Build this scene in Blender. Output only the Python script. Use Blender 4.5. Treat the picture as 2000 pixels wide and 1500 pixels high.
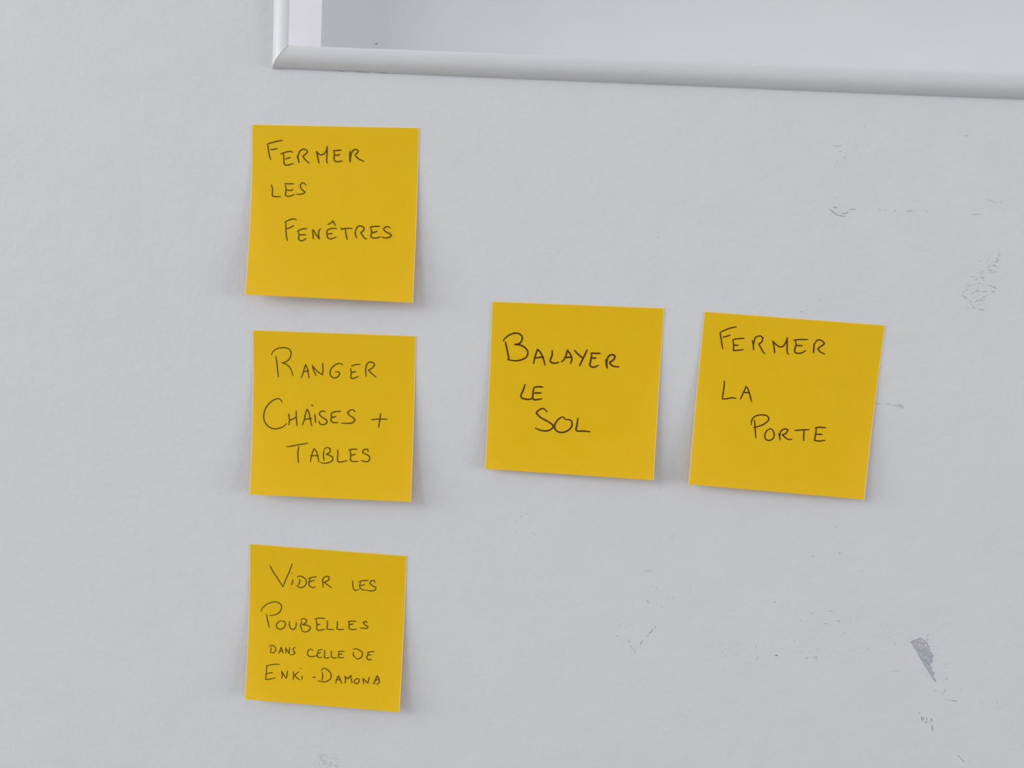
import bpy, bmesh, math, random
import numpy as np
from mathutils import Vector, Matrix

for o in list(bpy.data.objects): bpy.data.objects.remove(o)
SC = bpy.context.scene
COL = SC.collection

# ------------------------------------------------------------------ camera
F = 1560.0                     # focal length in pixels of the 2000 px wide frame
DIST = 0.3558592               # camera distance from the wall (m)
CZ = 1.5                       # camera height
PITCH, YAW, ROLL = -0.1274936, -0.0881862, 0.0629548
def basis():
    cy, sy = math.cos(YAW), math.sin(YAW); cp, sp = math.cos(PITCH), math.sin(PITCH)
    cr, sr = math.cos(ROLL), math.sin(ROLL)
    fw = Vector((sy*cp, cy*cp, sp)); rt = Vector((cy, -sy, 0)); up = rt.cross(fw)
    return rt*cr + up*sr, up*cr - rt*sr, fw
RT, UP, FW = basis()
CAM = Vector((0, -DIST, CZ))
cd = bpy.data.cameras.new('camera'); cam = bpy.data.objects.new('camera', cd); COL.objects.link(cam)
cd.sensor_fit = 'HORIZONTAL'; cd.sensor_width = 36.0; cd.lens = F/2000*36.0
cd.clip_start = 0.01; cd.clip_end = 50
M = Matrix((RT, UP, -FW)).transposed().to_4x4(); M.translation = CAM
cam.matrix_world = M
SC.camera = cam

# ------------------------------------------------------------------ light
w = bpy.data.worlds.new('world'); SC.world = w; w.use_nodes = True
bg = w.node_tree.nodes['Background']
bg.inputs[0].default_value = (0.965, 0.972, 1.0, 1); bg.inputs[1].default_value = 0.600

def area(name, loc, target, size, sizey, power, color):
    l = bpy.data.lights.new(name, 'AREA'); l.shape = 'RECTANGLE'; l.size = size; l.size_y = sizey
    l.energy = power; l.color = color
    o = bpy.data.objects.new(name, l); COL.objects.link(o); o.location = loc
    d = Vector(target) - Vector(loc)
    o.rotation_euler = d.to_track_quat('-Z', 'Y').to_euler()
    return o
# daylight through the window at the left, and a weaker one far to the right
area('window_light_left', (-3.7, -2.68, 3.28), (0, 0, 1.5), 2.7, 2.0, 71, (1.0, 1.0, 0.98))
area('window_light_side', (-6.2, -1.5, 2.1), (0, 0, 1.5), 1.8, 2.0, 138, (0.98, 1.0, 0.97))
area('window_light_right', (6.0, -2.15, 2.0), (0, 0, 1.5), 2.5, 1.8, 126, (0.98, 0.965, 1.0))

SC.view_settings.view_transform = 'Standard'; SC.view_settings.look = 'None'
SC.view_settings.gamma = 1.0; SC.view_settings.use_curve_mapping = False
SC.view_settings.exposure = 0.0

# ------------------------------------------------------------------ helpers
def ray(px, h=0.0):
    """the point where the line of sight through a photograph pixel meets the plane h in front of the wall"""
    d = FW*F + RT*(px[0]-1000) - UP*(px[1]-750)
    t = (DIST - h)/d.y
    return CAM + d*t

def srgb(r, g, b):
    f = lambda c: (c/255/12.92) if c/255 <= .04045 else ((c/255+.055)/1.055)**2.4
    return (f(r), f(g), f(b), 1)

def mesh_obj(name, verts, faces, mat, parent=None, smooth=False, loc=(0, 0, 0)):
    me = bpy.data.meshes.new(name)
    me.from_pydata([tuple(Vector(v)-Vector(loc)) for v in verts], [], faces)
    me.update()
    if smooth:
        me.polygons.foreach_set('use_smooth', [True]*len(me.polygons))
    me.materials.append(mat)
    o = bpy.data.objects.new(name, me); COL.objects.link(o); o.location = loc
    if parent is not None:
        o.parent = parent
        o.location = Vector(loc) - (parent.matrix_world.translation if parent.parent is None else Vector((0, 0, 0)))
    return o

def box(vs, fs, a, b):
    n = len(vs)
    for z in (a[2], b[2]):
        for x, y in ((a[0], a[1]), (b[0], a[1]), (b[0], b[1]), (a[0], b[1])):
            vs.append((x, y, z))
    fs += [tuple(n+i for i in q) for q in ((3, 2, 1, 0), (4, 5, 6, 7), (0, 1, 5, 4), (1, 2, 6, 5), (2, 3, 7, 6), (3, 0, 4, 7))]

def material(name, col, rough=0.6, spec=0.3):
    m = bpy.data.materials.new(name); m.use_nodes = True
    p = m.node_tree.nodes['Principled BSDF']
    p.inputs['Base Color'].default_value = col
    p.inputs['Roughness'].default_value = rough
    p.inputs['Specular IOR Level'].default_value = spec
    return m, m.node_tree, p

def noise(nt, scale, detail=4, rough=.5, vec=None):
    n = nt.nodes.new('ShaderNodeTexNoise'); n.inputs['Scale'].default_value = scale
    n.inputs['Detail'].default_value = detail; n.inputs['Roughness'].default_value = rough
    if vec is not None: nt.links.new(vec, n.inputs['Vector'])
    return n

def geo_pos(nt):
    g = nt.nodes.new('ShaderNodeNewGeometry'); return g.outputs['Position']

def ramp(nt, src, stops):
    r = nt.nodes.new('ShaderNodeValToRGB'); e = r.color_ramp.elements
    while len(e) < len(stops): e.new(0.5)
    for k, (p, c) in enumerate(stops): e[k].position = p; e[k].color = c
    nt.links.new(src, r.inputs[0]); return r

# ------------------------------------------------------------------ materials
def paint(name, c1, c2, bump=0.00013, scale=420, rough=.65, spec=.2):
    m, nt, p = material(name, c1, rough, spec)
    pos = geo_pos(nt)
    n = noise(nt, 35, 5, .55, pos)
    r = ramp(nt, n.outputs['Fac'], [(.35, c1), (.65, c2)])
    nt.links.new(r.outputs[0], p.inputs['Base Color'])
    n2 = noise(nt, scale, 3, .5, pos); n3 = noise(nt, 90, 2, .5, pos)
    ad = nt.nodes.new('ShaderNodeMath'); ad.operation = 'MULTIPLY_ADD'; ad.inputs[1].default_value = 2.2
    nt.links.new(n3.outputs['Fac'], ad.inputs[0]); nt.links.new(n2.outputs['Fac'], ad.inputs[2])
    b = nt.nodes.new('ShaderNodeBump'); b.inputs['Distance'].default_value = bump; b.inputs['Strength'].default_value = 1
    nt.links.new(ad.outputs[0], b.inputs['Height']); nt.links.new(b.outputs[0], p.inputs['Normal'])
    return m
M_WALL = paint('wall_paint', (.640, .648, .668, 1), (.652, .660, .680, 1))
M_NICHE = paint('niche_paint', (.640, .648, .668, 1), (.650, .658, .676, 1), bump=.00006)
M_MOULD = paint('moulding_gloss_paint', (.645, .655, .672, 1), (.66, .668, .684, 1), bump=.00006, scale=260, rough=.38, spec=.45)
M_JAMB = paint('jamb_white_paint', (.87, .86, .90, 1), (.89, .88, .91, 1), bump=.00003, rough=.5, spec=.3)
M_FLOOR, nt, p = material('floor_vinyl', (.30, .29, .28, 1), .5)
r = ramp(nt, noise(nt, 12, 6, .6, geo_pos(nt)).outputs['Fac'], [(.3, (.27, .26, .25, 1)), (.7, (.34, .33, .32, 1))])
nt.links.new(r.outputs[0], p.inputs['Base Color'])

def paper():
    m, nt, p = material('yellow_paper', (.80, .515, .012, 1), .6, .15)
    pos = geo_pos(nt)
    n = noise(nt, 130, 6, .6, pos)
    r = ramp(nt, n.outputs['Fac'], [(.3, (.965, .695, .011, 1)), (.7, (.985, .712, .015, 1))])
    nt.links.new(r.outputs[0], p.inputs['Base Color'])
    n2 = noise(nt, 1800, 3, .6, pos)
    b = nt.nodes.new('ShaderNodeBump'); b.inputs['Distance'].default_value = .00002
    nt.links.new(n2.outputs['Fac'], b.inputs['Height']); nt.links.new(b.outputs[0], p.inputs['Normal'])
    t = nt.nodes.new('ShaderNodeBsdfTranslucent'); t.inputs[0].default_value = (1.0, .62, .40, 1)
    mx = nt.nodes.new('ShaderNodeMixShader'); mx.inputs[0].default_value = .36
    nt.links.new(p.outputs[0], mx.inputs[1]); nt.links.new(t.outputs[0], mx.inputs[2])
    out = [x for x in nt.nodes if x.type == 'OUTPUT_MATERIAL'][0]
    nt.links.new(mx.outputs[0], out.inputs[0])
    return m
M_PAPER = paper()
M_EDGE = material('paper_edge_halo', (.92, .74, .36, 1), .7)[0]  # bright halo of camera sharpening put into the colour; sheet sides share it
def ink(name, c):
    m, nt, p = material(name, c, .8, .05)
    n = noise(nt, 1500, 3, .6, geo_pos(nt))
    r = ramp(nt, n.outputs['Fac'], [(.3, c), (.75, (c[0]*1.35, c[1]*1.35, c[2]*1.35, 1))])
    nt.links.new(r.outputs[0], p.inputs['Base Color'])
    return m
M_INK = ink('brown_black_felt_pen_ink', (.078, .034, .002, 1))
M_INK_LIGHT = ink('thinner_felt_pen_ink', (.105, .066, .006, 1))

def grain(name, a, b, scale=900):
    m, nt, p = material(name, a, .8, .15)
    n = noise(nt, scale, 4, .7, geo_pos(nt))
    r = ramp(nt, n.outputs['Fac'], [(.40, a), (.62, b)])
    nt.links.new(r.outputs[0], p.inputs['Base Color']); return m
M_SCUFF = grain('scuff_grey', (.34, .345, .36, 1), (.49, .50, .52, 1))
M_FAINT = grain('scuff_faint_grey', (.50, .51, .53, 1), (.59, .60, .62, 1))
M_DARK = grain('scuff_dark_grey', (.16, .16, .17, 1), (.32, .32, .34, 1))
M_CHIP = grain('chipped_undercoat', (.31, .355, .40, 1), (.48, .525, .58, 1), 650)
M_FLAKE = material('lifted_paint_flake', (.70, .70, .72, 1), .6)[0]

# ------------------------------------------------------------------ wall with niche
X0, Z0 = -0.1463, CZ + 0.0866          # outer lower left corner of the moulding
MW = 0.0088                            # moulding width
NX0, NZ0 = X0 + MW, Z0 + MW            # niche opening
NX1, NZ1 = NX0 + 0.78, NZ0 + 0.62
ND = 0.0362                            # niche depth
JT = 0.002                             # thickness of the jamb boards
vs, fs = [], []
WX0, WX1, WZ1 = -6.6, 6.6, 3.0
HX0, HX1, HZ0, HZ1 = NX0-JT, NX1+JT, NZ0-JT, NZ1+JT
box(vs, fs, (WX0, 0, 0), (HX0, ND, WZ1)); box(vs, fs, (HX1, 0, 0), (WX1, ND, WZ1))
box(vs, fs, (HX0, 0, 0), (HX1, ND, HZ0)); box(vs, fs, (HX0, 0, HZ1), (HX1, ND, WZ1))
box(vs, fs, (WX0, ND+.004, 0), (WX1, ND+.12, WZ1))
wall = mesh_obj('wall_back', vs, fs, M_WALL)
wall['kind'] = 'structure'; wall['label'] = 'white painted wall with roller texture, scuffs and a shallow framed niche'
vs, fs = [], []
box(vs, fs, (HX0, ND, HZ0), (HX1, ND+.004, HZ1))
o = mesh_obj('niche_panel', vs, fs, M_NICHE, wall)
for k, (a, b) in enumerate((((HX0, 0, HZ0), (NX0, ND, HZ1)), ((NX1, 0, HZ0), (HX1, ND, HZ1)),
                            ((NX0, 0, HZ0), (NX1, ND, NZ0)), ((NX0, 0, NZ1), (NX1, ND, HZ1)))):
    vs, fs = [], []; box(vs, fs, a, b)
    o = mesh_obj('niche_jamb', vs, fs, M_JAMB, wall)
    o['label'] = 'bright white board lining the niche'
vs, fs = [], []
box(vs, fs, (WX0, -3.6, -.05), (WX1, ND+.12, 0))
fl = mesh_obj('floor', vs, fs, M_FLOOR); fl['kind'] = 'structure'; fl['label'] = 'grey vinyl floor at the foot of the wall'

# half-round moulding: four mitred lengths
prof = [(0, 0), (.0001, .0007), (.0007, .0018), (.0016, .0029), (.0026, .0038), (.0038, .0045),
        (.0052, .0049), (.0066, .0051), (.0078, .0051), (.0086, .0050), (.0088, .0048), (.0088, 0)]
trim = bpy.data.objects.new('trim_1', None); COL.objects.link(trim); trim.location = (X0, 0, Z0)
trim['kind'] = 'structure'; trim['label'] = 'white painted half-round moulding framing the niche'
bpy.context.view_layer.update()
OX1, OZ1 = NX1 + MW, NZ1 + MW
def length(axis, side):
    n = 90; vs, fs = [], []; rnd = random.Random(7+axis*2+side)
    ph = [rnd.uniform(0, 6.3) for _ in range(4)]
    for i in range(n+1):
        s = i/n
        wob = .00018*math.sin(9*s+ph[0]) + .00008*math.sin(31*s+ph[1])
        for a, h in prof:
            hh = h*(1+.02*math.sin(23*s+ph[2])) + (0 if h == 0 else .00004*math.sin(70*s+ph[3]))
            aa = a + (wob if a < .0001 else wob*.5*(1-a/MW))
            if i in (0, n): aa = a
            if axis == 0:   # horizontal
                x = X0 + a + (OX1 - X0 - 2*a)*s
                z = Z0 + aa if side == 0 else OZ1 - aa
            else:
                z = Z0 + a + (OZ1 - Z0 - 2*a)*s
                x = X0 + aa if side == 0 else OX1 - aa
            vs.append((x, -hh-.00002, z))
    k = len(prof)
    for i in range(n):
        for j in range(k-1):
            q = (i*k+j, i*k+j+1, (i+1)*k+j+1, (i+1)*k+j)
            fs.append(q)
    o = mesh_obj('moulding', vs, fs, M_MOULD, trim)
    o.data.materials.append(M_JAMB)
    bm = bmesh.new(); bm.from_mesh(o.data)
    bm.normal_update()
    if sum(f.normal.y for f in bm.faces) > 0: bmesh.ops.reverse_faces(bm, faces=bm.faces[:])
    bm.to_mesh(o.data); bm.free()
    for pl in o.data.polygons:
        pl.use_smooth = pl.index % (len(prof)-1) != len(prof)-2
        if not pl.use_smooth: pl.material_index = 1
    return o
length(0, 0); length(1, 0); length(0, 1); length(1, 1)

# ------------------------------------------------------------------ strokes
def smooth_line(pts, step=6.0):
    """Catmull-Rom resampling, sharp corners kept"""
    P = [np.array(p, float) for p in pts]
    if len(P) == 1: return P
    segs = [[P[0]]]
    for i in range(1, len(P)-1):
        a, b = P[i]-P[i-1], P[i+1]-P[i]
        c = a@b/(np.linalg.norm(a)*np.linalg.norm(b)+1e-9)
        segs[-1].append(P[i])
        if c < .25: segs.append([P[i]])
    segs[-1].append(P[-1])
    out = [P[0]]
    for s in segs:
        e = [2*s[0]-s[1]] + s + [2*s[-1]-s[-2]]
        for i in range(1, len(e)-2):
            p0, p1, p2, p3 = e[i-1:i+3]
            n = max(1, int(np.linalg.norm(p2-p1)/step))
            for k in range(1, n+1):
                t = k/n
                out.append(.5*((2*p1)+(-p0+p2)*t+(2*p0-5*p1+4*p2-p3)*t*t+(-p0+3*p1-3*p2+p3)*t**3))
    return out

def ribbon(line, width, taper=.75):
    """outline pieces (verts in the drawing frame, faces) of a pen stroke with round ends"""
    V, Fc = [], []
    if len(line) == 1:
        c = line[0]; n = 8
        V = [c + width*.55*np.array([math.cos(2*math.pi*i/n), math.sin(2*math.pi*i/n)]) for i in range(n)]
        return V, [tuple(range(n))]
    n = len(line); T = []
    for i in range(n):
        d = line[min(i+1, n-1)] - line[max(i-1, 0)]; T.append(d/(np.linalg.norm(d)+1e-9))
    for i in range(n):
        e = min(i, n-1-i)/max(1, n*.18)
        wd = width*.5*(taper + (1-taper)*min(1, e))
        nn = np.array([-T[i][1], T[i][0]])
        V += [line[i]+nn*wd, line[i]-nn*wd]
    for i in range(n-1): Fc.append((2*i, 2*i+1, 2*i+3, 2*i+2))
    for c, t, i in ((line[0], -T[0], 0), (line[-1], T[-1], n-1)):
        wd = width*.5*taper; nn = np.array([-t[1], t[0]]); k = len(V)
        arc = [c + wd*(nn*math.cos(a)+t*math.sin(a)) for a in np.linspace(0, math.pi, 6)]
        V += arc; Fc.append(tuple(range(k, k+6)))
    # sharp corners need a disc so that the ribbon does not pinch there
    for i in range(1, n-1):
        a, b = line[i]-line[i-1], line[i+1]-line[i]
        if a@b < .6*np.linalg.norm(a)*np.linalg.norm(b):
            k = len(V); V += [line[i]+width*.5*np.array([math.cos(2*math.pi*j/8), math.sin(2*math.pi*j/8)]) for j in range(8)]
            Fc.append(tuple(range(k, k+8)))
    return V, Fc

# ------------------------------------------------------------------ sticky notes
class Note:
    def __init__(s, corners, hl, hr, power, label):
        s.hl, s.hr, s.pw = hl, hr, power
        s.c = [ray(corners[0], .0003), ray(corners[1], .0003), ray(corners[2], hr), ray(corners[3], hl)]
        s.org = Vector((s.c[0].x, 0, s.c[0].z))
        e = bpy.data.objects.new('sticky_note', None); COL.objects.link(e)
        e.location = s.org; e['label'] = label; e['category'] = 'sticky note'; e['group'] = 'yellow sticky notes on the wall'
        e.empty_display_size = .02
        s.root = e; bpy.context.view_layer.update()
        N = 36; vs, fs = [], []
        rim = .0026                                                 # pale rim: a bright sharpening halo painted onto the sheet
        cut = [0, rim] + [rim+(1-2*rim)*i/(N-2) for i in range(1, N-2)] + [1-rim, 1]
        th = .00012
        for layer in (0, 1):
            for j in range(N+1):
                for i in range(N+1):
                    p = s.point(cut[i], cut[j]); vs.append((p[0], p[1] + layer*th, p[2]))
        q = (N+1)**2
        idx = lambda i, j, l: l*q + j*(N+1)+i
        for j in range(N):
            for i in range(N):
                fs.append((idx(i, j, 0), idx(i, j+1, 0), idx(i+1, j+1, 0), idx(i+1, j, 0)))
                fs.append((idx(i, j, 1), idx(i+1, j, 1), idx(i+1, j+1, 1), idx(i, j+1, 1)))
        nf = len(fs)
        vs += vs[:]; idx = lambda i, j, l: (l+2)*q + j*(N+1)+i     # the cut edge keeps its own sharp corners
        for i in range(N):
            fs.append((idx(i, 0, 0), idx(i+1, 0, 0), idx(i+1, 0, 1), idx(i, 0, 1)))
            fs.append((idx(i+1, N, 0), idx(i, N, 0), idx(i, N, 1), idx(i+1, N, 1)))
            fs.append((idx(0, i+1, 0), idx(0, i, 0), idx(0, i, 1), idx(0, i+1, 1)))
            fs.append((idx(N, i, 0), idx(N, i+1, 0), idx(N, i+1, 1), idx(N, i, 1)))
        o = mesh_obj('paper', vs, fs, M_PAPER, e, smooth=True, loc=s.org)
        o.location = (0, 0, 0)
        o.data.materials.append(M_EDGE)
        for j in range(N):
            for i in range(N):
                if j == 0 or i in (0, N-1): o.data.polygons[2*(j*N+i)].material_index = 1
        for k in range(nf, len(fs)):
            o.data.polygons[k].material_index = 1; o.data.polygons[k].use_smooth = False
    def h(s, u, t):
        k = min(1, max(0, (t-.12)/.88))
        return .0003 + (s.hl*(1-u)+s.hr*u-.0003)*k**s.pw
    def flat(s, u, t):
        a, b, c, d = s.c
        x = (a.x*(1-u)+b.x*u)*(1-t) + (d.x*(1-u)+c.x*u)*t
        z = (a.z*(1-u)+b.z*u)*(1-t) + (d.z*(1-u)+c.z*u)*t
        return x, z
    def point(s, u, t, lift=0.0):
        x, z = s.flat(u, t); return (x, -s.h(u, t)-lift, z)
    def inv(s, px):
        h = .001; u = t = .5
        for _ in range(6):
            P = ray(px, h)
            for _ in range(4):
                x, z = s.flat(u, t); e = 1e-4
                xu, zu = s.flat(u+e, t); xt, zt = s.flat(u, t+e)
                A = np.array([[(xu-x)/e, (xt-x)/e], [(zu-z)/e, (zt-z)/e]])
                d = np.linalg.solve(A, np.array([P.x-x, P.z-z])); u += d[0]; t += d[1]
            h = s.h(u, t)
        return u, t
    def write(s, word, view, strokes, width):
        ox, oy, k = view
        vs, fs = [], []
        for n, st in enumerate(strokes):
            V, Fc = ribbon(smooth_line(st, 1.1*k), width*1.12*k)
            b = len(vs)
            for p in V:
                u, t = s.inv((ox+p[0]/k, oy+p[1]/k)); vs.append(s.point(u, t, .00003+.000004*n))
            fs += [tuple(b+i for i in f) for f in Fc]
        o = mesh_obj('handwritten_word', vs, fs, M_INK_LIGHT if ox < 900 else M_INK, s.root, loc=s.org)
        o.location = (0, 0, 0)
        o['label'] = word
        bm = bmesh.new(); bm.from_mesh(o.data)
        for f in bm.faces:
            f.normal_update()
            if f.normal.y > 0: f.normal_flip()
        bm.to_mesh(o.data); bm.free()

n1 = Note([(492.3, 242.8), (818.3, 249.4), (806.2, 591.3), (478.5, 575)], .0072, .0052, 1.8,
          'yellow sticky note reading FERMER LES FENÊTRES, top of the left column under the moulding')
n2 = Note([(493.6, 644.4), (811.4, 656), (802.4, 980.4), (487, 965.6)], .0062, .0054, 1.8,
          'yellow sticky note reading RANGER CHAISES + TABLES, middle of the left column')
n3 = Note([(488, 1062), (794, 1085.6), (780, 1391), (478, 1365.7)], .0054, .0052, 1.8,
          'yellow sticky note reading VIDER LES POUBELLES DANS CELLE DE ENKI-DAMONA, lowest of all')
n4 = Note([(961, 588.5), (1297.3, 601.6), (1276.6, 938), (947.6, 915.6)], .0032, .0048, 1.8,
          'yellow sticky note reading BALAYER LE SOL, directly left of the tilted note')
n5 = Note([(1375.8, 608.2), (1728.7, 635), (1688, 975.8), (1344.8, 945.9)], .0052, .0036, 1.8,
          'tilted yellow sticky note reading FERMER LA PORTE, rightmost of the five')

Z2, Z3, Z4, Z5 = (500, 240, 10), (600, 240, 10), (540, 380, 10), (640, 380, 10)
def sh(strokes, dx, dy=0): return [[(x+dx, y+dy) for x, y in s] for s in strokes]
n1.write('dark ink word FERMER', Z2, [
    [(225, 412), (300, 390), (400, 362), (518, 340)], [(222, 412), (240, 500), (258, 620), (285, 718)], [(285, 512), (310, 525), (360, 512), (415, 502)],
    [(485, 608), (540, 585), (620, 562), (680, 558), (718, 575)], [(530, 605), (542, 650), (545, 720), (548, 780), (565, 815), (600, 828), (660, 815), (728, 793)], [(575, 705), (620, 690), (672, 675)],
    [(803, 645), (822, 700), (840, 775)], [(825, 690), (830, 620), (860, 550), (920, 513), (975, 525), (1005, 565), (975, 605), (915, 650), (945, 700), (990, 745), (1042, 785)],
    [(1180, 560), (1200, 640), (1218, 720), (1230, 785)], [(1182, 558), (1225, 605), (1270, 625), (1310, 615), (1355, 575), (1380, 520), (1390, 462)], [(1390, 462), (1388, 580), (1382, 680), (1382, 750), (1395, 785)],
    [(1515, 542), (1580, 540), (1668, 530)], [(1522, 545), (1530, 620), (1525, 700), (1540, 745), (1590, 758), (1640, 752), (1680, 742)], [(1550, 630), (1590, 632), (1635, 618)],
    ] + sh([[(838, 550), (832, 640), (838, 765)], [(840, 760), (845, 680), (862, 600), (895, 540), (945, 518), (990, 540), (985, 580), (945, 615), (960, 660), (1010, 705), (1065, 732), (1110, 752)]], 1000), 2.3)
n1.write('dark ink word LES', Z2, [
    [(300, 1210), (320, 1270), (322, 1350), (318, 1420), (345, 1435), (400, 1440), (480, 1442)],
    [(558, 1188), (640, 1190), (735, 1190)], [(575, 1215), (588, 1290), (582, 1370), (575, 1410), (610, 1432), (660, 1430), (710, 1415), (750, 1395)], [(598, 1305), (660, 1320), (725, 1300)],
    [(978, 1220), (945, 1180), (905, 1172), (872, 1205), (872, 1260), (905, 1310), (960, 1350), (930, 1378), (860, 1395), (790, 1392)]], 2.2)
n1.write('dark ink word FENÊTRES', Z4, [
    [(160, 550), (200, 520), (270, 490), (340, 475), (390, 492)], [(185, 560), (185, 640), (190, 760), (200, 840), (213, 900)], [(205, 665), (260, 648), (340, 605)],
    [(410, 720), (470, 685), (530, 668), (595, 672)], [(425, 725), (440, 790), (430, 860), (455, 895), (490, 902), (540, 885), (580, 855)], [(450, 785), (500, 785), (570, 785)],
    [(700, 715), (715, 790), (718, 865)], [(700, 720), (718, 690), (760, 760), (800, 820), (838, 868)], [(838, 865), (825, 800), (825, 730), (840, 690), (865, 665)],
    [(1008, 585), (1060, 555), (1110, 515), (1125, 555), (1150, 605)], [(1175, 662), (1120, 658), (1050, 670), (1000, 690), (985, 730), (990, 800), (1010, 850), (1050, 868), (1100, 855), (1165, 828)], [(1010, 768), (1045, 768), (1085, 755)],
    [(1258, 650), (1275, 680), (1310, 665), (1390, 660), (1480, 660)], [(1345, 685), (1360, 780), (1382, 880)],
    [(1535, 725), (1545, 790), (1562, 845)], [(1545, 720), (1555, 670), (1590, 625), (1640, 612), (1695, 630), (1712, 670), (1690, 710), (1650, 742), (1680, 800), (1720, 850), (1745, 868), (1765, 862)],
    ] + sh([[(828, 635), (900, 622), (1015, 620)], [(840, 650), (860, 720), (850, 790), (848, 825), (880, 845), (940, 850), (990, 840), (1022, 820)], [(868, 745), (920, 735), (968, 715)],
    [(1215, 655), (1190, 630), (1140, 628), (1100, 660), (1100, 690), (1150, 735), (1215, 765), (1245, 790), (1220, 825), (1140, 848), (1090, 838), (1055, 830)]], 1000), 2.2)
K = 2000/360
V2 = (470, 640, K)
n2.write('dark ink word RANGER', V2, [
    [(335, 292), (355, 255), (410, 222), (480, 217), (530, 235), (548, 275), (535, 330), (495, 368), (450, 382), (500, 400), (545, 450), (568, 522)], [(383, 312), (392, 370), (400, 450), (410, 535)],
    [(657, 545), (675, 500), (692, 440), (705, 400), (722, 440), (733, 490), (742, 548)], [(678, 478), (705, 475), (738, 466)],
    [(778, 410), (795, 470), (820, 520)], [(780, 410), (800, 440), (840, 480), (888, 512)], [(888, 512), (892, 460), (890, 385)],
    [(1105, 402), (1080, 388), (1035, 398), (990, 435), (970, 485), (980, 525), (1015, 545), (1050, 535), (1072, 505), (1068, 480), (1028, 480)],
    [(1205, 418), (1240, 402), (1295, 398)], [(1192, 442), (1200, 490), (1195, 530), (1205, 550), (1240, 545), (1275, 528)], [(1205, 488), (1225, 480), (1248, 478)],
    [(1362, 528), (1358, 490), (1358, 440), (1375, 390), (1405, 372), (1440, 382), (1452, 405), (1430, 435), (1388, 460), (1420, 495), (1470, 538)]], 2.1)
n2.write('dark ink words CHAISES +', V2, [
    [(448, 808), (438, 785), (400, 770), (350, 790), (295, 840), (262, 900), (250, 965), (262, 1020), (300, 1070), (360, 1097), (420, 1090), (470, 1068), (497, 1042)],
    [(520, 935), (530, 990), (525, 1055)], [(603, 905), (605, 980), (612, 1062)], [(528, 1002), (560, 995), (603, 968)],
    [(672, 1055), (690, 1000), (705, 930), (720, 885), (740, 920), (755, 990), (772, 1065)], [(690, 998), (730, 990), (775, 985)],
    [(770, 838), (785, 848)], [(805, 940), (810, 985), (812, 1030)],
    [(920, 915), (890, 902), (860, 920), (858, 945), (890, 975), (930, 1000), (935, 1030), (900, 1052), (860, 1042), (850, 1015)],
    [(985, 925), (1030, 910), (1085, 908)], [(985, 930), (985, 980), (980, 1005), (1000, 1028), (1055, 1030)], [(985, 975), (1010, 970), (1035, 962)],
    [(1240, 912), (1225, 893), (1190, 895), (1160, 920), (1180, 950), (1225, 980), (1240, 1005), (1215, 1030), (1170, 1038), (1095, 1035)],
    [(1418, 997), (1500, 992), (1590, 993)], [(1520, 930), (1510, 1000), (1498, 1080)]], 2.2)
n2.write('dark ink word TABLES', V2, [
    [(500, 1292), (560, 1283), (640, 1268), (730, 1253)], [(632, 1290), (622, 1340), (622, 1400), (628, 1465)],
    [(757, 1458), (765, 1410), (780, 1350), (798, 1312), (825, 1350), (838, 1400), (848, 1455)], [(757, 1390), (800, 1388), (845, 1388)],
    [(905, 1335), (898, 1380), (905, 1440)], [(905, 1320), (935, 1300), (970, 1310), (968, 1350), (930, 1375), (965, 1385), (1000, 1410), (990, 1445), (950, 1465), (900, 1470), (865, 1462)],
    [(1052, 1325), (1055, 1380), (1050, 1430), (1060, 1455), (1100, 1455), (1155, 1442)],
    [(1175, 1330), (1210, 1318), (1265, 1320)], [(1190, 1335), (1195, 1390), (1190, 1430), (1210, 1450), (1275, 1450)], [(1195, 1390), (1215, 1380), (1245, 1375)],
    [(1382, 1345), (1380, 1320), (1350, 1318), (1325, 1340), (1335, 1362), (1385, 1385), (1402, 1415), (1385, 1450), (1345, 1452), (1308, 1440)]], 2.1)
V3 = (470, 1060, K); V3b = (470, 1210, K)
n3.write('dark ink word VIDER', V3, [
    [(318, 248), (350, 310), (400, 385), (458, 478)], [(458, 478), (490, 400), (530, 310), (558, 230)],
    [(558, 330)], [(568, 400), (560, 430), (553, 460)],
    [(615, 370), (650, 362), (700, 390), (715, 430), (695, 470), (650, 488), (608, 468)], [(641, 396), (639, 430), (625, 460)],
    [(735, 388), (780, 375), (825, 370)], [(755, 390), (742, 430), (745, 465), (775, 485), (812, 482)], [(748, 428), (775, 415), (802, 408)],
    [(893, 482), (892, 440), (890, 400), (915, 370), (950, 365), (962, 385), (945, 412), (905, 428), (940, 455), (985, 485)]], 1.9)
n3.write('dark ink word LES', V3, [
    [(1215, 410), (1218, 470), (1228, 505), (1245, 518), (1285, 505)],
    [(1285, 425), (1320, 412), (1385, 408)], [(1300, 430), (1290, 470), (1310, 505), (1345, 515)], [(1298, 465), (1330, 458), (1345, 455)],
    [(1455, 435), (1450, 410), (1420, 412), (1400, 440), (1430, 465), (1468, 485), (1460, 512), (1420, 522), (1355, 515)]], 1.9)
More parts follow.
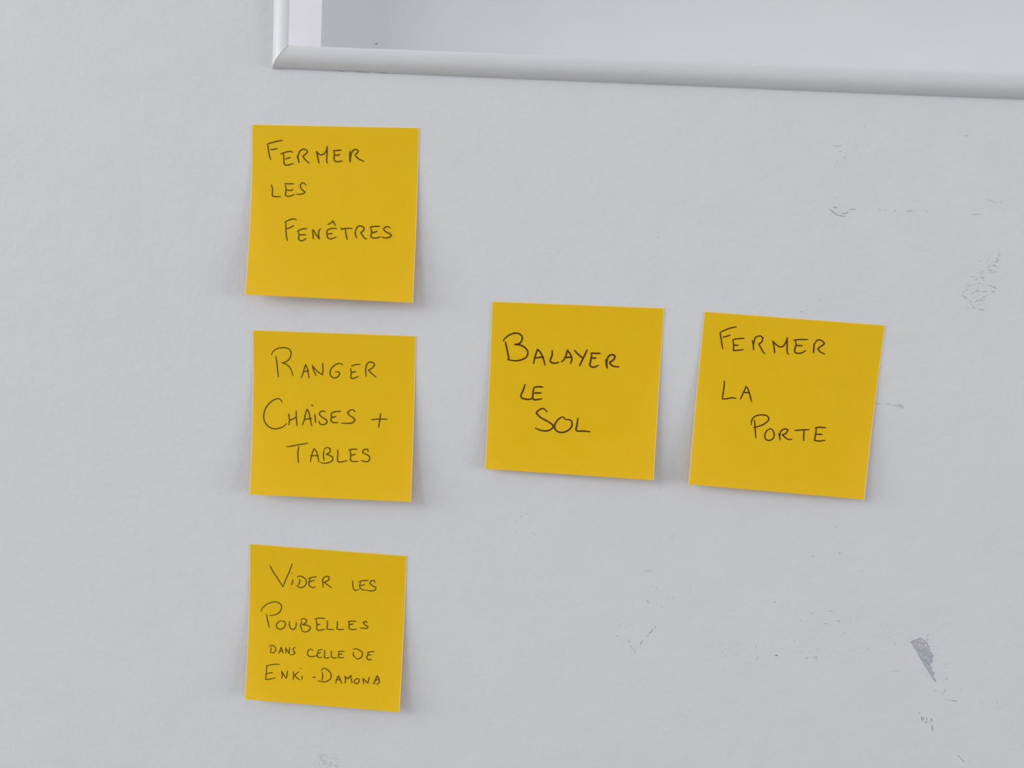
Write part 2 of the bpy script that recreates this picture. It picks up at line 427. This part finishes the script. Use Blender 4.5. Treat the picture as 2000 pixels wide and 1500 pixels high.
n3.write('dark ink word POUBELLES', V3, [
    [(222, 742), (235, 710), (290, 665), (360, 642), (420, 655), (445, 695), (425, 750), (380, 780), (315, 792)], [(283, 775), (290, 830), (312, 920)],
    [(425, 848), (395, 875), (388, 910), (410, 935), (450, 935), (480, 905), (485, 870), (460, 850), (425, 850)],
    [(530, 855), (528, 890), (545, 930), (575, 940), (598, 915), (605, 865)],
    [(665, 855), (650, 900), (665, 945)], [(650, 838), (680, 822), (712, 835), (710, 865), (670, 890), (720, 895), (758, 915), (745, 950), (700, 968), (662, 955)],
    [(805, 828), (850, 818), (912, 820)], [(820, 835), (828, 890), (825, 930), (840, 950), (880, 945), (912, 938)], [(830, 890), (860, 885)],
    [(940, 845), (942, 890), (938, 930), (960, 940), (1010, 942)],
    [(1048, 852), (1050, 900), (1045, 930), (1070, 942), (1120, 938)],
    [(1165, 855), (1210, 850), (1252, 852)], [(1178, 860), (1175, 910), (1185, 935), (1215, 942), (1258, 938)], [(1180, 890), (1220, 880)],
    [(1375, 865), (1355, 850), (1330, 865), (1350, 890), (1380, 910), (1370, 928), (1302, 925)]], 1.9)
n3.write('dark ink words DANS CELLE DE', V3, [
    [(310, 1125), (340, 1112), (372, 1130), (380, 1165), (355, 1195), (328, 1190)], [(333, 1135), (328, 1165), (322, 1190)],
    [(415, 1198), (430, 1160), (442, 1135), (452, 1165), (460, 1200)], [(425, 1178), (455, 1172)],
    [(490, 1200), (492, 1165), (488, 1140), (508, 1175), (528, 1205)], [(528, 1205), (528, 1175), (532, 1135)],
    [(592, 1135), (570, 1150), (572, 1170), (590, 1190), (575, 1210), (540, 1215)],
    [(785, 1165), (755, 1155), (728, 1180), (728, 1215), (755, 1235), (800, 1232), (840, 1222)],
    [(840, 1165), (885, 1158)], [(845, 1170), (832, 1205), (835, 1235), (858, 1248), (880, 1240)], [(838, 1200), (870, 1190)],
    [(912, 1165), (912, 1205), (908, 1240), (925, 1250), (965, 1245)], [(985, 1175), (985, 1210), (985, 1235), (1010, 1250), (1050, 1245)],
    [(1060, 1180), (1095, 1178), (1125, 1180)], [(1068, 1190), (1062, 1220), (1070, 1245), (1100, 1248), (1118, 1240)], [(1070, 1212), (1105, 1205)],
    [(1225, 1185), (1222, 1215), (1240, 1245)], [(1222, 1158), (1255, 1150), (1305, 1175), (1322, 1200), (1310, 1240), (1270, 1262), (1250, 1250)],
    [(1375, 1190), (1410, 1182), (1450, 1182)], [(1385, 1195), (1372, 1230), (1370, 1255), (1395, 1270), (1420, 1262)], [(1375, 1222), (1412, 1212)]], 1.75)
n3.write('dark ink words ENKI-DAMONA', V3b, [
    [(275, 505), (320, 493), (375, 485), (420, 487)], [(285, 505), (280, 560), (275, 610), (272, 650), (310, 648), (375, 632)], [(285, 590), (315, 580), (348, 575)],
    [(445, 640), (452, 600), (445, 560), (470, 605), (495, 638)], [(495, 638), (502, 600), (508, 555)],
    [(572, 565), (575, 610), (572, 652)], [(630, 568), (600, 590), (585, 608), (610, 630), (640, 655)],
    [(652, 528)], [(665, 615), (665, 650)], [(780, 625), (812, 628)],
    [(885, 570), (890, 610), (885, 660)], [(878, 550), (900, 528), (945, 545), (980, 590), (978, 635), (940, 668), (895, 675), (840, 665)],
    [(1032, 690), (1042, 650), (1062, 610), (1080, 650), (1098, 692)], [(1040, 655), (1085, 650)],
    [(1132, 612), (1138, 650), (1135, 690)], [(1135, 618), (1165, 642), (1195, 605)], [(1195, 605), (1200, 650), (1210, 690)],
    [(1255, 640), (1235, 665), (1245, 692), (1270, 692), (1285, 665), (1278, 642), (1255, 642)],
    [(1335, 698), (1330, 660), (1328, 640), (1360, 670), (1382, 692)], [(1382, 692), (1388, 655), (1395, 625)],
    [(1435, 690), (1448, 695), (1465, 650), (1480, 608), (1503, 650), (1498, 690), (1475, 702)], [(1452, 660), (1490, 650)]], 1.8)
V4 = (940, 580, K)
n4.write('dark ink word BALAYER', V4, [
    [(240, 478), (255, 450), (310, 410), (370, 392), (420, 405), (445, 440), (430, 490), (400, 510), (365, 515), (430, 525), (480, 555), (505, 600), (490, 650), (440, 680), (370, 692), (285, 680)], [(260, 490), (275, 550), (290, 620), (300, 680)],
    [(568, 722), (580, 660), (610, 568), (640, 600), (670, 660), (692, 738)], [(590, 662), (640, 655), (675, 650)],
    [(770, 580), (768, 630), (748, 690), (765, 712), (800, 718), (840, 708)],
    [(872, 705), (910, 660), (935, 578), (965, 620), (982, 670), (970, 722)], [(905, 658), (980, 652)],
    [(1010, 580), (1050, 620), (1100, 665)], [(1148, 575), (1110, 655), (1065, 748)],
    [(1190, 608), (1240, 612), (1290, 612)], [(1198, 615), (1190, 680), (1178, 735), (1195, 758), (1230, 760), (1270, 740)], [(1195, 662), (1245, 662)],
    [(1352, 680), (1358, 740), (1368, 772)], [(1365, 768), (1362, 700), (1380, 645), (1420, 625), (1450, 640), (1440, 675), (1392, 712), (1412, 740), (1450, 755), (1492, 758)]], 2.85)
n4.write('dark ink word LE', V4, [
    [(475, 948), (460, 1000), (432, 1065), (440, 1095), (480, 1108), (530, 1110), (555, 1095)],
    [(575, 980), (620, 973), (668, 978)], [(570, 988), (560, 1050), (558, 1095), (575, 1115), (620, 1112), (655, 1105)], [(575, 1042), (648, 1042)]], 2.85)
n4.write('dark ink word SOL', V4, [
    [(712, 1245), (690, 1220), (660, 1210), (615, 1235), (598, 1260), (640, 1305), (720, 1350), (775, 1390), (770, 1425), (720, 1452), (650, 1448), (590, 1425)],
    [(905, 1315), (880, 1302), (840, 1325), (805, 1370), (795, 1415), (820, 1455), (870, 1470), (930, 1455), (975, 1415), (985, 1370), (965, 1335), (905, 1328)],
    [(1048, 1315), (1040, 1380), (1028, 1440), (1050, 1455), (1110, 1455), (1180, 1462)]], 2.85)
V5 = (1360, 600, K)
n5.write('dark ink word FERMER', V5, [
    [(258, 272), (320, 245), (375, 225), (435, 213)], [(262, 270), (260, 290), (270, 350), (278, 400), (288, 452)], [(290, 325), (330, 315), (368, 303)],
    [(395, 355), (430, 345), (520, 337)], [(395, 358), (405, 400), (402, 470), (450, 468), (510, 460)], [(408, 412), (455, 412)],
    [(608, 360), (618, 410), (620, 462)], [(620, 420), (630, 360), (650, 322), (690, 312), (722, 330), (710, 375), (678, 400), (705, 450), (728, 490), (745, 502)],
    [(830, 370), (842, 420), (850, 498)], [(828, 365), (860, 400), (905, 430), (945, 420), (975, 370), (985, 328)], [(985, 328), (985, 400), (985, 480), (1000, 512)],
    [(1055, 358), (1120, 350), (1208, 350)], [(1072, 362), (1082, 400), (1070, 450), (1068, 485), (1100, 500), (1150, 492), (1185, 470)], [(1085, 412), (1120, 418), (1148, 418)],
    [(1278, 395), (1275, 440), (1270, 495)], [(1282, 400), (1310, 360), (1345, 355), (1385, 385), (1385, 400), (1350, 425), (1318, 450), (1345, 485), (1392, 508)]], 2.3)
n5.write('dark ink word LA', V5, [
    [(302, 802), (303, 850), (292, 920), (282, 995)], [(282, 995), (340, 992), (385, 982), (430, 990)],
    [(478, 998), (505, 940), (540, 858)], [(540, 858), (560, 890), (580, 950), (600, 1025)], [(510, 918), (545, 928), (575, 922)]], 2.3)
n5.write('dark ink word PORTE', V5, [
    [(597, 1275), (600, 1230), (635, 1185), (700, 1168), (760, 1175), (787, 1210), (760, 1250), (700, 1285), (620, 1305)], [(628, 1225), (638, 1290), (640, 1350), (645, 1415)],
    [(800, 1318), (760, 1345), (742, 1395), (755, 1435), (795, 1445), (835, 1420), (845, 1375), (825, 1330), (800, 1320)],
    [(895, 1370), (905, 1410), (908, 1440)], [(905, 1400), (918, 1345), (960, 1320), (995, 1330), (975, 1365), (935, 1385), (965, 1415), (1000, 1435), (1035, 1432)],
    [(1068, 1338), (1130, 1332), (1222, 1328)], [(1168, 1335), (1165, 1390), (1165, 1447)],
    [(1290, 1308), (1340, 1302), (1405, 1308)], [(1300, 1312), (1295, 1370), (1282, 1445), (1330, 1452), (1395, 1445)], [(1305, 1378), (1365, 1380)]], 2.4)

# ------------------------------------------------------------------ wear on the wall
RND = random.Random(11)
class Marks:
    """thin smears and pits on the wall face, one mesh"""
    def __init__(s): s.v, s.f, s.n = [], [], 0
    def add(s, pts2d_px, face):
        b = len(s.v); s.n += 1
        lift = .00004 + .0000005*(s.n % 60)
        for p in pts2d_px:
            q = ray(p, 0); s.v.append((q.x, -lift, q.z))
        s.f.append(tuple(b+i for i in face))
    def line(s, view, pts, width, ragged=.35):
        ox, oy, k = view
        L = [(ox+x/k, oy+y/k) for x, y in pts]
        ln = smooth_line(L, 1.3) if len(L) > 1 else [np.array(L[0], float)]
        if len(ln) == 1:
            c = ln[0]; n = 7; a0 = RND.random()*6
            P = [(c[0]+width*.6*RND.uniform(.7, 1.25)*math.cos(a0+2*math.pi*i/n), c[1]+width*.6*RND.uniform(.6, 1.1)*math.sin(a0+2*math.pi*i/n)) for i in range(n)]
            s.add(P, range(n)); return
        V, n = [], len(ln)
        for i in range(n):
            d = ln[min(i+1, n-1)]-ln[max(i-1, 0)]; d = d/(np.linalg.norm(d)+1e-9)
            w = width*.5*RND.uniform(1-ragged, 1+ragged)*(.4 if i in (0, n-1) else 1)
            nn = np.array([-d[1], d[0]]); V.append((ln[i]+nn*w, ln[i]-nn*w))
        for i in range(n-1): s.add([V[i][0], V[i][1], V[i+1][1], V[i+1][0]], range(4))
    def build(s, name, mat, label=None, kind=None):
        org = Vector((s.v[0][0], 0, s.v[0][2]))
        o = mesh_obj(name, s.v, s.f, mat, wall, loc=org)
        if label: o['label'] = label
        if kind: o['kind'] = kind
        return o
def group(view, lines, width): return [(view, l, width) for l in lines]

VA = (1580, 240, 2000/420); VB = (1820, 480, 2000/180); VC = (1380, 1150, 5); VD = (1180, 1100, 2000/300)
VE = (1700, 1340, 10); VG = (1740, 1200, 2000/260); VH = (1300, 750, 2000/480); VI = (900, 800, 5); VJ = (1600, 950, 5); VK = (1200, 560, 2000/560); VF = (540, 1400, 10)

# curved scuff at the upper right
m = Marks()
for l in ([(190, 800), (225, 825), (250, 850), (290, 862), (340, 872)], [(225, 788), (245, 785), (265, 792)], [(205, 812), (230, 835), (260, 845)], [(305, 845), (350, 840), (365, 825)], [(375, 805), (430, 803)], [(262, 860), (285, 862)]):
    m.line(VA, l, 1.5)
m.build('scuff_mark', M_SCUFF, 'small curved grey scuff, upper right')
m = Marks()
for l in ([(645, 803), (662, 812)], [(700, 808), (712, 812)], [(785, 818), (810, 815)], [(900, 818), (970, 818)], [(1085, 822), (1105, 822)], [(1515, 852), (1595, 850)]):
    m.line(VA, l, 1.1)
m.build('scuff_mark', M_SCUFF, 'broken horizontal grey scratch, upper right')
# big rubbed scuff at the right edge
m = Marks()
for l in ([(1390, 265), (1415, 265), (1425, 300), (1420, 335), (1385, 335)], [(1300, 440), (1350, 410)], [(1215, 470), (1270, 470)], [(1230, 520), (1280, 535), (1310, 515)], [(1060, 560), (1110, 570)],
          [(1055, 680), (1100, 705), (1130, 718)], [(1000, 810), (1050, 820)], [(1100, 825)], [(1240, 850), (1290, 885), (1355, 895), (1385, 930)], [(1285, 997), (1370, 995)], [(1070, 995), (1195, 992)], [(935, 985), (1020, 985)],
          [(895, 930)], [(885, 925), (910, 935)], [(775, 943)], [(670, 1000), (720, 990)], [(645, 1075), (690, 1055)], [(650, 1078), (740, 1145)], [(740, 1145), (735, 1090)], [(1100, 1100), (1180, 1098)], [(1100, 1128), (1140, 1125)],
          [(935, 1220), (1010, 1185), (1105, 1185)], [(850, 1290), (870, 1265)], [(880, 1330), (905, 1350), (930, 1320)], [(1010, 1375), (1100, 1395), (1130, 1380)]):
    m.line(VB, l, 1.3)
m.build('scuff_mark', M_SCUFF, 'large rubbed grey scuff near the right edge')
m = Marks()
for l in ([(840, 1040), (930, 1015)], [(940, 740), (1010, 700)], [(1240, 560), (1400, 570)], [(1350, 450), (1420, 440)], [(700, 930), (760, 960)]): m.line(VB, l, 2)
for _ in range(95):
    t = RND.random(); x = 900+500*t+RND.gauss(0, 70); y = 800-480*t+RND.gauss(0, 90) if RND.random() < .45 else RND.uniform(830, 1400)
    if y > 830: x = RND.uniform(680, 1350-(y-830)*.5)
    m.line(VB, [(x, y), (x+RND.uniform(10, 70), y+RND.uniform(-14, 14))], RND.uniform(.6, 1.3))
m.build('scuff_haze', M_FAINT, kind='stuff')
# dark scratches, lower right
m = Marks()
for l in ([(992, 590), (1000, 650), (1025, 685)], [(1030, 600), (1035, 670)], [(1103, 615), (1100, 670)], [(1065, 715), (1108, 700)], [(1188, 625), (1195, 700)], [(1198, 760), (1210, 830), (1222, 880)]):
    m.line(VE, l, 1.4)
m.build('scratch', grain('scratch_grey', (.22, .22, .23, 1), (.40, .41, .42, 1)), 'short vertical scratches below the chipped patch')
m = Marks()
for l in ([(1468, 256), (1482, 262)], [(1515, 270), (1545, 275)], [(1580, 287), (1630, 288), (1690, 298)]): m.line(VE, l, 1.3)
m.build('scratch', M_DARK, 'thin dark dash right of the vertical scratches')
m = Marks()
for l in ([(1695, 1345), (1740, 1385)], [(1740, 1385), (1800, 1450), (1840, 1480)]): m.line(VE, l, 1.5)
m.build('scratch', M_SCUFF, 'slanting scratch at the bottom right corner')
# scratch beside the tilted note
m = Marks()
for l in ([(1710, 158), (1750, 162)], [(1800, 160), (1830, 170)], [(1845, 172), (1880, 175)], [(1875, 180), (1910, 185), (1935, 195)], [(1880, 170), (1915, 172), (1935, 185)], [(1915, 200), (1925, 200)]):
    m.line(VH, l, 1.2)
m.build('scratch', M_SCUFF, 'horizontal grey scratch beside the tilted note')
# smear in the middle below
m = Marks()
for l in ([(675, 820), (660, 850)], [(635, 855), (610, 895), (580, 915)], [(500, 1000), (485, 1030), (470, 1060)]): m.line(VD, l, 1.6)
m.build('scuff_mark', M_SCUFF, 'slanting grey smear below the middle note')
m = Marks()
for l in ([(415, 1110), (390, 1170)], [(550, 960), (580, 930)], [(330, 1010), (300, 1030)], [(340, 1075), (370, 1120)], [(525, 98), (600, 103)], [(250, 1045), (280, 1050)]): m.line(VD, l, 2.2)
for l in ([(1797, 803), (1850, 803), (1900, 795)],): m.line(VC, l, 1)
for l in ([(228, 208), (255, 218), (300, 210)], [(1660, 712), (1700, 725), (1745, 745)], [(1780, 740), (1800, 735)], [(1440, 120), (1480, 118)], [(320, 315), (345, 325)]): m.line(VA, l, 1.8)
for l in ([(850, 740), (900, 850), (960, 920)], [(1120, 940), (1190, 970)], [(1050, 880), (1060, 920)]): m.line(VF, l, 3)
for _ in range(60):
    m.line(VF, [(RND.gauss(950, 130), RND.uniform(730, 1000))], RND.uniform(.8, 1.8))
for l in ([(1250, 60), (1255, 115)], [(1470, 50), (1440, 120)], [(1390, 125), (1410, 165)]): m.line(VE, l, 1.5)
m.build('smudge', M_FAINT, kind='stuff')
# small dents and specks
m = Marks(); d = Marks()
for v, pts in ((VA, [(362, 175), (330, 320), (555, 205), (912, 165), (450, 213), (262, 360), (255, 695), (270, 622), (1805, 812), (1575, 405), (1205, 828)]),
    (VC, [(798, 152), (735, 175), (1200, 165), (1030, 240), (1045, 230), (1097, 252), (1130, 278), (1160, 305), (975, 318), (1245, 222), (1272, 245), (1315, 235), (1315, 190), (1095, 300), (1395, 493), (1040, 492), (1075, 427), (860, 508), (1515, 385), (1465, 270), (1405, 312), (1525, 182), (1495, 183), (1700, 348), (1898, 357), (1778, 470), (1838, 520), (1770, 520), (1665, 450), (1615, 440), (307, 538), (190, 660), (235, 580), (475, 640), (600, 710), (568, 738), (870, 625), (900, 625), (930, 618), (1005, 615), (1078, 600), (1103, 585), (1228, 608), (1398, 602), (1440, 605), (1495, 583), (1563, 583), (1587, 592), (1015, 668), (628, 615), (1985, 480), (1995, 525)]),
    (VD, [(632, 300), (590, 370), (732, 415), (828, 455), (885, 530), (1132, 328), (235, 437), (235, 533), (10, 650), (190, 805), (270, 840), (283, 1443), (340, 1075)]),
    (VE, [(1435, 325), (1855, 822), (1840, 1390), (1945, 1460), (1770, 48)]),
    (VG, [(50, 415), (650, 1065), (1355, 1335), (1415, 735), (1105, 905), (1055, 1115), (865, 125), (920, 285), (150, 165), (285, 350), (370, 325)]),
    (VH, [(1475, 1410)]), (VI, [(460, 865), (497, 953), (640, 1020), (543, 1090), (430, 1058), (705, 1203), (720, 1227), (672, 943), (535, 1195), (675, 835), (1210, 1010)]),
    (VK, [(1348, 132), (1665, 127), (1480, 120), (478, 483), (395, 610), (1865, 560), (1785, 258)]), (VF, [(848, 735), (890, 738), (965, 920), (1175, 960), (1110, 820), (1150, 800), (590, 465)])):
    for p in pts: m.line(v, [p], RND.uniform(.9, 1.5))
for v, pts in ((VA, [(295, 263), (517, 35)]), (VC, [(668, 128), (918, 308), (1350, 425), (1838, 543), (130, 535), (157, 612), (288, 640)]), (VD, [(683, 330), (750, 567), (173, 948), (578, 512)]),
    (VE, [(960, 520)]), (VG, [(55, 450), (550, 905), (1378, 1425), (430, 1475)]), (VH, [(1000, 1050), (1380, 1163), (1525, 1447)]), (VI, [(587, 1045), (1943, 775)]), (VK, [(1305, 175), (1438, 90)]),
    ((0, 0, 1), [(938, 637), (1286, 463)])):
    for p in pts: d.line(v, [p], RND.uniform(1.1, 1.6))
for v, l in ((VC, [(1272, 312), (1285, 312), (1300, 322)]), (VC, [(1150, 338), (1185, 342)]), (VC, [(490, 557), (480, 570)]), (VC, [(490, 665), (497, 688)]), (VC, [(1195, 218), (1220, 218)]), (VC, [(968, 680), (990, 668)]), (VC, [(1040, 680), (1055, 665), (1085, 672)]), (VC, [(1062, 685), (1078, 688)]),
    (VD, [(553, 480), (578, 512)]), (VD, [(880, 447), (905, 447)]), (VG, [(810, 742), (835, 745)]), (VG, [(832, 950), (835, 980)]), (VG, [(1585, 1330), (1610, 1332)]), (VH, [(1190, 1395), (1200, 1408)]), (VH, [(1412, 1368), (1425, 1380)]), (VK, [(755, 70), (765, 72)]), (VJ, [(405, 827), (420, 828)])):
    m.line(v, l, 1.4)
d.line(VC, [(668, 648), (695, 652)], 1.8)
m.build('speck', M_SCUFF, kind='stuff'); d.build('dark_speck', M_DARK, kind='stuff')

# blue-grey triangle where the paint has chipped off
poly = [(300, 405), (350, 385), (400, 368), (440, 350), (470, 365), (500, 395), (545, 410), (560, 440), (570, 470), (598, 490), (575, 505), (600, 560), (640, 620), (628, 660), (640, 700), (600, 740), (590, 780), (622, 800), (608, 830), (655, 890), (640, 930), (682, 1005), (665, 1012), (610, 940), (550, 840), (480, 730), (420, 620), (350, 500), (310, 440)]
def inside(x, y, P):
    c = False
    for i in range(len(P)):
        x1, y1 = P[i]; x2, y2 = P[i-1]
        if (y1 > y) != (y2 > y) and x < (x2-x1)*(y-y1)/(y2-y1)+x1: c = not c
    return c
ox, oy, k = VG
M_CHIP2 = grain('chipped_undercoat_pale', (.42, .405, .43, 1), (.54, .52, .555, 1), 650)
from mathutils import noise as mn
def edge_dist(x, y):
    best = 1e9
    for i in range(len(poly)):
        a, b = np.array(poly[i-1], float), np.array(poly[i], float); p = np.array([x, y], float)
        t = max(0, min(1, (p-a)@(b-a)/((b-a)@(b-a)))); best = min(best, float(np.linalg.norm(p-a-(b-a)*t)))
    return best
CELL = 5.5
gv = {}; vs = []; fs = []; mi = []
def gvert(i, j):
    if (i, j) not in gv:
        x, y = 285+i*CELL+RND.uniform(-2.2, 2.2), 335+j*CELL+RND.uniform(-2.2, 2.2)
        gv[(i, j)] = len(vs); vs.append(tuple(ray((ox+x/k, oy+y/k), .00003)))
    return gv[(i, j)]
for j in range(125):
    for i in range(72):
        x, y = 285+(i+.5)*CELL, 335+(j+.5)*CELL
        nz = mn.noise(Vector((x*.045, y*.045, 1.3))); n2 = mn.noise(Vector((x*.11, y*.11, 7.7)))
        ins = inside(x, y, poly); e = edge_dist(x, y)
        left = (x-300)*.5/.87 < (y-405)*.62*.5+22          # the straight knife-like side
        if not ins and not (e < 9 and n2 > .28 and not left): continue
        if ins and e < 9 and n2 < -.25 and not left: continue
        if y < 500 and nz > .12 and x > 420: continue       # paint still holding on near the top
        dark = n2 > .14 or (e < 7 and RND.random() < .6)
        if y < 512 - (x-400)*.2 + 60*mn.noise(Vector((x*.03, y*.03, 4))): m_ = 1 if (n2 > .22 or (e < 8 and RND.random() < .6)) else 2
        else: m_ = 1 if dark else 0
        fs.append((gvert(i, j), gvert(i, j+1), gvert(i+1, j+1), gvert(i+1, j))); mi.append(m_)
o = mesh_obj('chipped_patch', vs, fs, M_CHIP, wall, loc=tuple(ray((1790, 1260))))
o.data.materials.append(M_SCUFF); o.data.materials.append(M_CHIP2)
for pl, q in zip(o.data.polygons, mi): pl.material_index = q
o['label'] = 'blue-grey triangular patch where the paint has chipped away'
d = Marks()
for seg in ([(440, 345), (480, 385), (525, 410)], [(545, 425), (560, 470), (590, 492)], [(530, 340), (555, 340)], [(540, 395), (560, 370)], [(535, 315), (560, 305)], [(470, 440), (485, 460)], [(640, 965), (680, 1008)], [(305, 408), (345, 402)], [(305, 432), (330, 436)]):
    d.line(VG, seg, 1.1)
d.v = [(x, y-.00003, z) for x, y, z in d.v]
o = d.build('chip_edge', M_SCUFF); o['label'] = 'ragged grey rim of the chipped patch'

# dark pit on the niche board above the moulding, and cracked filler under the moulding
def niche_point(px):
    q = ray(px, -ND+.0001); return q
P = [niche_point((735.5+2.2*math.cos(a)*1.3, 85.5+1.1*math.sin(a))) for a in np.linspace(0, 2*math.pi, 9)[:-1]]
o = mesh_obj('dent', P, [tuple(range(8))], M_DARK, wall)
m = Marks()
for l in ([(540, 134), (553, 134.6)], [(657, 138.4), (673, 139.1)], [(696, 140.1), (722, 141.5)], [(740, 142.1), (757, 142.9)]): m.line((0, 0, 1), l, 1.4)
m.build('crack', M_SCUFF, 'hairline crack under the moulding')
m = Marks(); m.line((0, 0, 1), [(900.5, 154), (901, 159)], 1.5)
o = m.build('paint_drip', M_JAMB, 'tiny white paint drip below the moulding')
